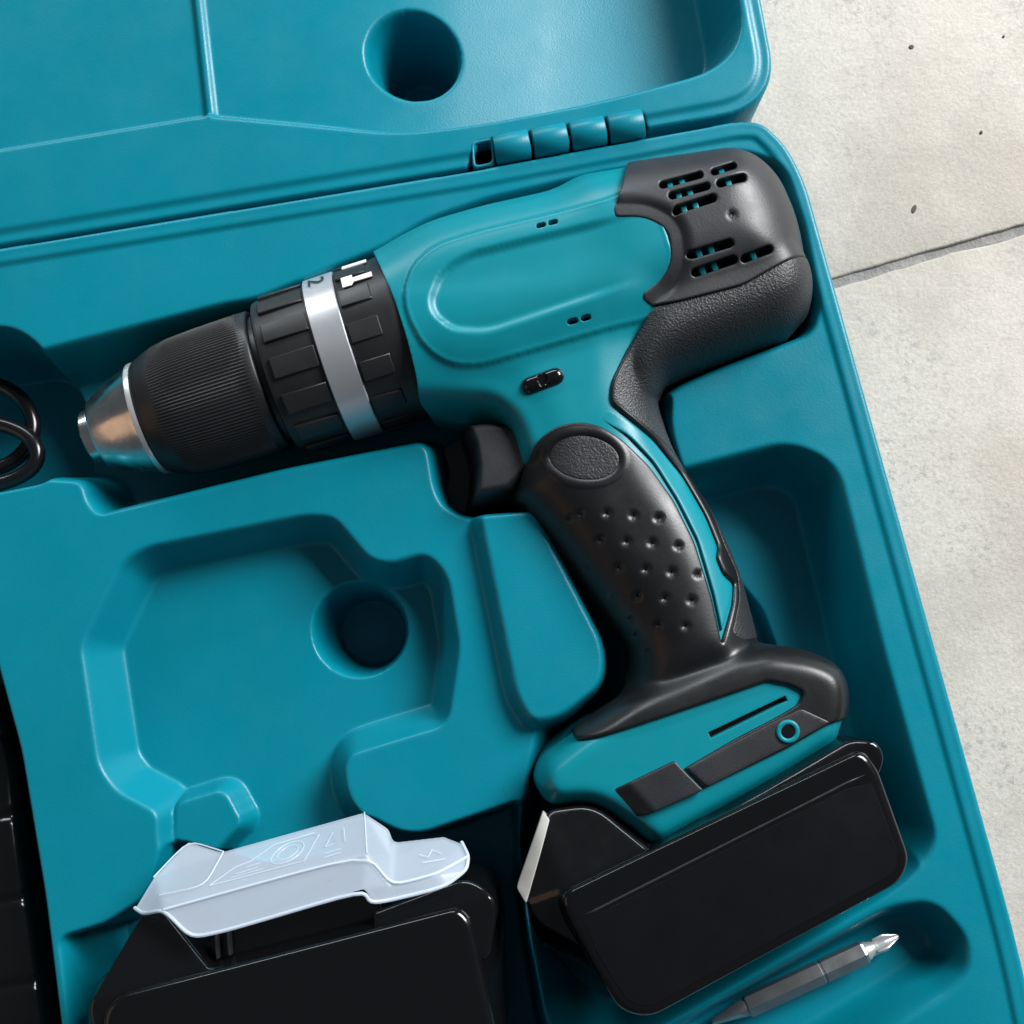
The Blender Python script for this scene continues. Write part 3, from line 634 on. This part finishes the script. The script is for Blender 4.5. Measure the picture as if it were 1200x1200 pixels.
# small housing screw at the top edge
sA = un(572, 246, ZC+4); lathe('housing_screw', (sA, np.array([.27, .96, 0])/np.linalg.norm([.27, .96]), np.array([.96, -.27, 0])/np.linalg.norm([.27, .96]), 1.0), [(-6, 9), (3, 9), (5, 7), (5.2, 2)], M_RING, drill, seg=24)

# ------------------------------------------------------------------ battery packs
def ring_px(pts, z, r, n=5): 
    P = rounded(unr(pts, z), r, n); return np.column_stack([P, np.full(len(P), z)])
def inset(ringA, k):
    c = ringA.mean(0); out = ringA.copy(); v = c[:2]-out[:, :2]; L_ = np.linalg.norm(v, axis=1)[:, None]; out[:, :2] += v/L_*k; return out
def lower(ringA, dz, grow=0.0):
    o = inset(ringA, -grow); o[:, 2] += dz; return o
def pack(parent, face, ztop, mid, zmid, zbot, r, label_poly, seam_pts):
    a = ring_px(face, ztop, r); m_ = ring_px(mid, zmid, r)
    rings = [lower(inset(a, 34), 0), lower(inset(a, 12.5), 0), lower(inset(a, 11), -.05)]
    for k in range(1, 9):
        th_ = math.pi/2*k/8; rings.append(lower(inset(a, 10*(1-math.sin(th_))), -10*(1-math.cos(th_))))
    for s in (.06, .2, .4, .6, .8): 
        q = a*(1-s)+m_*s; q[:, 2] = (ztop-10)+(zmid-ztop+10)*(s**1.0) ; rings.append(q)
    rings.append(m_); rings.append(lower(m_, zbot-zmid, -6))
    o = loft('shell', rings, M_GLOSS, parent, angle=55)
    return o
ZT = ZC+134
bat = bpy.data.objects.new('battery', None); COL.objects.link(bat); bat.parent = drill; bat['label'] = 'glossy black battery pack fitted to the foot of the drill'
face = [(654, 1049, 18), (1012, 877, 22), (1030, 899, 20), (1069, 1008, 26), (1058, 1034, 22), (760, 1196, 26), (724, 1186, 26), (664, 1078, 16)]
f_out = [(616, 1058, 26), (992, 868, 22), (1018, 893, 20), (1040, 990, 26), (1030, 1012, 22), (742, 1160, 40), (690, 1162, 50), (628, 1100, 30)]
pack(bat, face, ZT, f_out, ZC+30, ZC-125, 16, None, None)
lab = [(679, 1082, 4), (1019, 911, 6), (1055, 1006, 20), (1046, 1024, 18), (760, 1181, 20), (736, 1174, 22), (686, 1096, 8)]
relief('label', ccw(rounded(unr(lab, ZT), 12, 6)), lambda x, y: ZT+.6+0*x, M_LABEL, bat, step=30, edge=.3, skirt=2, angle=8)
sm_ = [(676, 1076), (1014, 905), (1015, 907.2), (677, 1078.4)]
relief('seam', ccw(unp(sm_, ZT)), lambda x, y: ZT+.5+0*x, M_COVER, bat, step=30, edge=.3, skirt=1)
# shoulder between the face and the foot: sloping front wedge and rail
def prism(name, top, ztop, bot, zbot, m, parent, r=8):
    a = ring_px(top, ztop, r); b = ring_px(bot, zbot, r); mid_ = (a*.7+b*.3)
    return loft(name, [lower(inset(a, 5), 0), lower(inset(a, 3), -.4), lower(inset(a, 1), -1.6), lower(a, -4), mid_, b], m, parent, angle=50)
sh = [(612, 1040, 10), (640, 946, 12), (694, 938, 20), (762, 990, 6), (985, 860, 14), (1014, 866, 14), (1022, 885, 12), (1000, 940), (680, 1100), (625, 1075, 20)]
shb = [(608, 1035, 10), (628, 950, 12), (690, 936, 20), (760, 975, 6), (975, 856, 14), (1004, 862, 14), (1010, 885, 12), (990, 940), (680, 1090), (618, 1070, 20)]
def shoulder_h(x, y):
    return ZC+0*x
Wsh = ccw(rounded(unr(sh, ZC+70), 10, 6))
fl = [un(*p, ZT)[:2] for p in ((654, 1049), (1012, 877))]
def hf_sh(x, y):
    v = fl[1]-fl[0]; n = ((x-fl[0][0])*(-v[1])+(y-fl[0][1])*v[0])/np.linalg.norm(v)    # distance above the face's upper edge
    s = ((x-fl[0][0])*v[0]+(y-fl[0][1])*v[1])/np.linalg.norm(v)
    return ZT-12-.55*np.maximum(n, 0)-26*S((18-s)/70, .3)
relief('shoulder', Wsh, hf_sh, M_GLOSS, bat, step=4, edge=5, skirt=120, bstep=3, angle=55)
st = [(636, 948, 2), (644, 956, 2), (617, 1050, 3), (606, 1034, 3)]
Wst = ccw(rounded(unr(st, ZC+58), 3, 4))
relief('release_sticker', Wst, lambda x, y: hf_sh(x, y)+1.5, M_STICK, bat, step=6, edge=.8, skirt=20)

spare = empty('spare_battery', 'glossy black spare battery pack under a clear terminal cap', 'battery')
ZS = 96.0
face2 = [(118, 1188, 26), (134, 1167, 16), (538, 1063, 20), (554, 1080, 16), (600, 1290, 40), (560, 1320, 40), (160, 1400, 40), (112, 1360, 40)]
mid2 = [(100, 1190, 30), (116, 1140, 30), (548, 1030, 26), (590, 1066, 30), (596, 1260, 40), (560, 1290, 40), (160, 1360, 40), (104, 1330, 40)]
pack(spare, face2, ZS, mid2, ZS-75, ZS-235, 20, None, None)
sh2 = [(106, 1178, 14), (160, 1070, 10), (182, 1066, 12), (250, 1130, 6), (440, 1084, 4), (437, 1066, 4), (545, 1026, 16), (574, 1040, 14), (584, 1064, 12), (575, 1120), (120, 1220)]
Wsh2 = ccw(rounded(unr(sh2, ZS-20), 10, 6)); fl2 = [un(*p, ZS)[:2] for p in ((134, 1167), (538, 1063))]
def hf_sh2(x, y):
    v = fl2[1]-fl2[0]; n = ((x-fl2[0][0])*(-v[1])+(y-fl2[0][1])*v[0])/np.linalg.norm(v)
    return ZS-7-.45*np.maximum(n, 0)
relief('shoulder', Wsh2, hf_sh2, M_GLOSS, spare, step=4, edge=5, skirt=120, bstep=3, angle=55)
rail = [(240, 1110), (262, 1085), (430, 1040), (446, 1060), (446, 1082), (252, 1131)]
relief('terminal_block', ccw(rounded(unr(rail, ZS-30), 3, 4)), lambda x, y: ZS-34+0*x, M_GLOSS, spare, step=8, edge=2, skirt=60)
for p in ((252, 1096), (266, 1092)):
    q = [(p[0], p[1]), (p[0]+3, p[1]-1), (p[0]+5, p[1]+27), (p[0]+2, p[1]+28)]
    relief('terminal_rib', ccw(unp(q, ZS-25)), lambda x, y: ZS-22+0*x, M_COVER, spare, step=6, edge=.8, skirt=10)

# translucent terminal cap: folded sheet of real thickness
cap = empty('battery_terminal_cap', 'translucent milky plastic cap over the spare battery terminals', 'battery cap')
cv = {}
def C(n, x, y, z): cv[n] = un(x, y, z)
zf = 104.0
C('a', 158, 1064, 62); C('a2', 168, 1071, 74); C('b', 180, 1028, 40); C('c', 221, 985, 14); C('d', 262, 998, 34); C('d2', 240, 1038, 78)
C('b2', 187, 1049, 70); C('e', 427, 952, 14); C('f', 456, 971, 16); C('g', 460, 1005, 50); C('h', 430, 1000, zf-6); C('i', 400, 1010, zf)
C('j', 192, 1066, zf-14); C('k', 224, 1099, zf-4); C('l', 267, 1090, zf-2); C('m', 426, 1043, zf); C('n', 435, 1060, zf-4); C('o', 520, 1040, zf-14)
C('p', 547, 1019, 76); C('q', 549, 1003, 58); C('r', 522, 980, 22); C('r2', 541, 987, 36); C('s', 461, 987, 18); C('t', 459, 1038, zf-8); C('u', 512, 1024, zf-16)
nm = list(cv); ci = {n: i for i, n in enumerate(nm)}
cf = ['a a2 b2 b', 'b b2 d2 d c', 'b2 a2 j d2', 'd d2 j i h e', 'j k l m h i'.replace(' i', ''), 'j h i', 'e h g f', 'h m n t g', 's f g', 't n o u', 'g t u q r s', 'u o p q']
faces = []
cf = [['a', 'a2', 'b2', 'b'], ['b', 'b2', 'd2', 'd', 'c'], ['b2', 'a2', 'j', 'd2'], ['d', 'd2', 'j', 'h', 'e'], ['j', 'k', 'l', 'm', 'h'], ['e', 'h', 'g', 'f'], ['h', 'm', 'n', 't'], ['h', 't', 'g'], ['s', 'f', 'g'], ['t', 'n', 'o', 'u'], ['g', 't', 'u', 'q', 'r2', 'r', 's'], ['u', 'o', 'p', 'q']]
import bmesh
bm = bmesh.new(); bvs = [bm.verts.new(cv[n]) for n in nm]
for f in cf: bm.faces.new([bvs[ci[x]] for x in f])
bmesh.ops.recalc_face_normals(bm, faces=bm.faces)
if sum(f.normal.z*f.calc_area() for f in bm.faces) < 0: bmesh.ops.reverse_faces(bm, faces=bm.faces)
bmesh.ops.triangulate(bm, faces=bm.faces, quad_method='BEAUTY', ngon_method='BEAUTY')
for _ in range(6):
    le = [e for e in bm.edges if e.calc_length() > 4.5]
    if not le: break
    bmesh.ops.subdivide_edges(bm, edges=le, cuts=1)
    bmesh.ops.triangulate(bm, faces=bm.faces)
bmesh.ops.beautify_fill(bm, faces=bm.faces, edges=bm.edges)
for _ in range(3): bmesh.ops.smooth_vert(bm, verts=bm.verts, factor=.5, use_axis_x=True, use_axis_y=True, use_axis_z=True)
bmesh.ops.recalc_face_normals(bm, faces=bm.faces)
if sum(f.normal.z*f.calc_area() for f in bm.faces) < 0: bmesh.ops.reverse_faces(bm, faces=bm.faces)
bm.verts.ensure_lookup_table(); bm.verts.index_update(); bm.normal_update()
CV = [v.co[:] for v in bm.verts]; CN = [v.normal[:] for v in bm.verts]; CF = [[v.index for v in f.verts] for f in bm.faces]
n0 = len(CV); CV2 = CV+[tuple(np.array(p)-3.0*np.array(q)) for p, q in zip(CV, CN)]
CFF = CF+[[i+n0 for i in reversed(f)] for f in CF]
for e in bm.edges:
    if e.is_boundary:
        l = e.link_loops[0]; a_, b_ = l.vert.index, l.link_loop_next.vert.index; CFF.append([b_, a_, a_+n0, b_+n0])
bm.free()
link('cap_shell', CV2, CFF, M_CAP, cap, angle=75)
def bead(ns, r=1.2):  # lip tubes in lighter plastic, painting bright highlights along the cap edges
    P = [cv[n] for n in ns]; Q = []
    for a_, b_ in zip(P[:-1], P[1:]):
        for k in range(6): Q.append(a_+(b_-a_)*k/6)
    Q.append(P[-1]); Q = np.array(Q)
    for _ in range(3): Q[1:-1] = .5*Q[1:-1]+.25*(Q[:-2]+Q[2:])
    tube('edge_highlight_bead', Q, r, M_CAPLINE, cap, seg=8)
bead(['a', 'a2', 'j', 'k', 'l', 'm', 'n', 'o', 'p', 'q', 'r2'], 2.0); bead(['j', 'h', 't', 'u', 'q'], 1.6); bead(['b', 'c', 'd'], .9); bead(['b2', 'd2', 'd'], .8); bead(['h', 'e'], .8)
# raised pictograms on the cap's terminal face
pd, pe, pj, ph = cv['d'], cv['e'], cv['j'], cv['h']
def onface(s, t): return (pd*(1-s)+pe*s)*(1-t)+((pj*.75+cv['d2']*.25)*(1-s)+ph*s)*t
nf = np.cross(pe-pd, pj-pd); nf /= np.linalg.norm(nf); nf = nf if nf[2] > 0 else -nf
def strk(pts, r=1.0): tube('raised_mark', [onface(s, t)+nf*.5 for s, t in pts], r, M_CAPLINE, cap, seg=6)
def arc(cs, ct, rs, rt, a0, a1, n=24): return [(cs+rs*math.cos(R(a)), ct+rt*math.sin(R(a))) for a in np.linspace(a0, a1, n)]
strk([(.14, .78), (.22, .50), (.30, .46), (.40, .20), (.66, .18), (.70, .26), (.66, .80), (.14, .80)], .75)
strk(arc(.53, .49, .095, .23, 0, 360), .75); strk(arc(.53, .49, .06, .15, 0, 360), .6)
strk([(.26, .68), (.38, .66)], .65); strk([(.30, .58), (.38, .56)], .65); strk([(.24, .74), (.42, .73)], .6)
strk([(.765, .60), (.795, .28), (.83, .58), (.765, .60)], .65); strk([(.77, .76), (.86, .74)], .6); strk([(.77, .85), (.86, .83)], .6); strk([(.86, .25), (.88, .6)], .6)
pa, pb, pc_ = cv['g'], cv['r'], cv['u']
def onf2(s, t): return pa*(1-s)*(1-t)+cv['q']*s*t+pb*s*(1-t)+cv['t']*(1-s)*t
def strk2(pts, r=1.0): tube('raised_mark', [onf2(s, t)+np.array([0, 0, .4]) for s, t in pts], r, M_CAPLINE, cap, seg=6)
strk2([(.45, .3), (.55, .5), (.66, .3), (.74, .55)]); strk2([(.45, .62), (.75, .8)])

# ------------------------------------------------------------------ screwdriver bit
bit = empty('screwdriver_bit', 'double ended steel hex screwdriver bit in its own narrow recess', 'screwdriver bit')
zb = -42.0
b0_, b1_ = un(876, 1179, zb), un(1014, 1115, zb); bt_ = (b1_-b0_)/np.linalg.norm(b1_-b0_); bvv = np.array([bt_[1], -bt_[0], 0]); BL = np.linalg.norm(b1_-b0_)
FB = (b0_, bt_, bvv, 1.0)
lathe('hex_shank', FB, [(-2, 10), (0, 12.6), (2, 13.3), (BL*.62, 13.3), (BL*.62+.8, 12.6), (BL*.64, 12.6), (BL*.64+.8, 13.3), (BL-3, 13.3), (BL, 12)], M_BIT, bit, seg=6, angle=20)
lathe('neck', FB, [(BL-.5, 10.5), (BL+2, 10.5), (BL+6, 8.6), (BL+14, 8.4), (BL+14.5, 7)], M_BRIGHT, bit, seg=32)
lathe('phillips_tip', FB, [(BL+9, 7.5), (BL+12, 10.6), (BL+23, 11.4), (BL+26, 10.6), (BL+40, 3.6), (BL+42, 1.0)], M_BRIGHT, bit, seg=96, mod=lambda t, r, th: r*(1 if t < BL+10 else .42+.58*abs(math.cos(2*(th-.35)))**5), angle=30)
lathe('far_tip', FB, [(-44, 2), (-40, 4), (-12, 9.5), (-6, 10.2), (-1.5, 10.2)], M_BIT, bit, seg=32, mod=lambda t, r, th: r*(1-.2*abs(math.sin(2*th))) if t < -10 else r)

# ------------------------------------------------------------------ left compartment: cable and charger
def loop(cx, cy, rx, ry, z0, z1, a0, a1, n=60):
    return [un(cx+rx*math.cos(R(a)), cy+ry*math.sin(R(a)), z0+(z1-z0)*k/(n-1)) for k, a in enumerate(np.linspace(a0, a1, n))]
pts = loop(-22, 497, 62, 46, -58, -46, -150, 60)+loop(-22, 545, 66, 46, -44, -26, -60, -60+1, 2)[:0]
cab = tube('power_cable', loop(-24, 500, 63, 52, -96, -72, -170, 150)+loop(-30, 532, 74, 38, -66, -46, 170-360, 110), 9.5, M_CABLE, None, seg=14)
cab['label'] = 'coiled black rubber cable in the recess left of the chuck'; cab['category'] = 'cable'
chg = empty('charger', 'dark ribbed charger in the compartment at the left edge', 'charger')
Wch = ccw(rounded(unr([(-230, 830, 30), (-22, 800, 26), (8, 900, 10), (58, 1230, 30), (60, 1330, 20), (-230, 1360, 20)], -40), 20, 6))
cd = un(0, 1000, -40)[:2]
def hf_ch(x, y):
    s = (x-cd[0])*ey[0]+(y-cd[1])*ey[1]; return -40-30*S((s+20)/220, .3)-5*np.exp(-(((s+6) % 96-48)/4.5)**2)
relief('shell', Wch, hf_ch, M_GLOSS, chg, step=4, edge=16, skirt=90, bstep=4, angle=70)
print('tris', sum(len(o.data.polygons) for o in bpy.data.objects if o.type == 'MESH'))
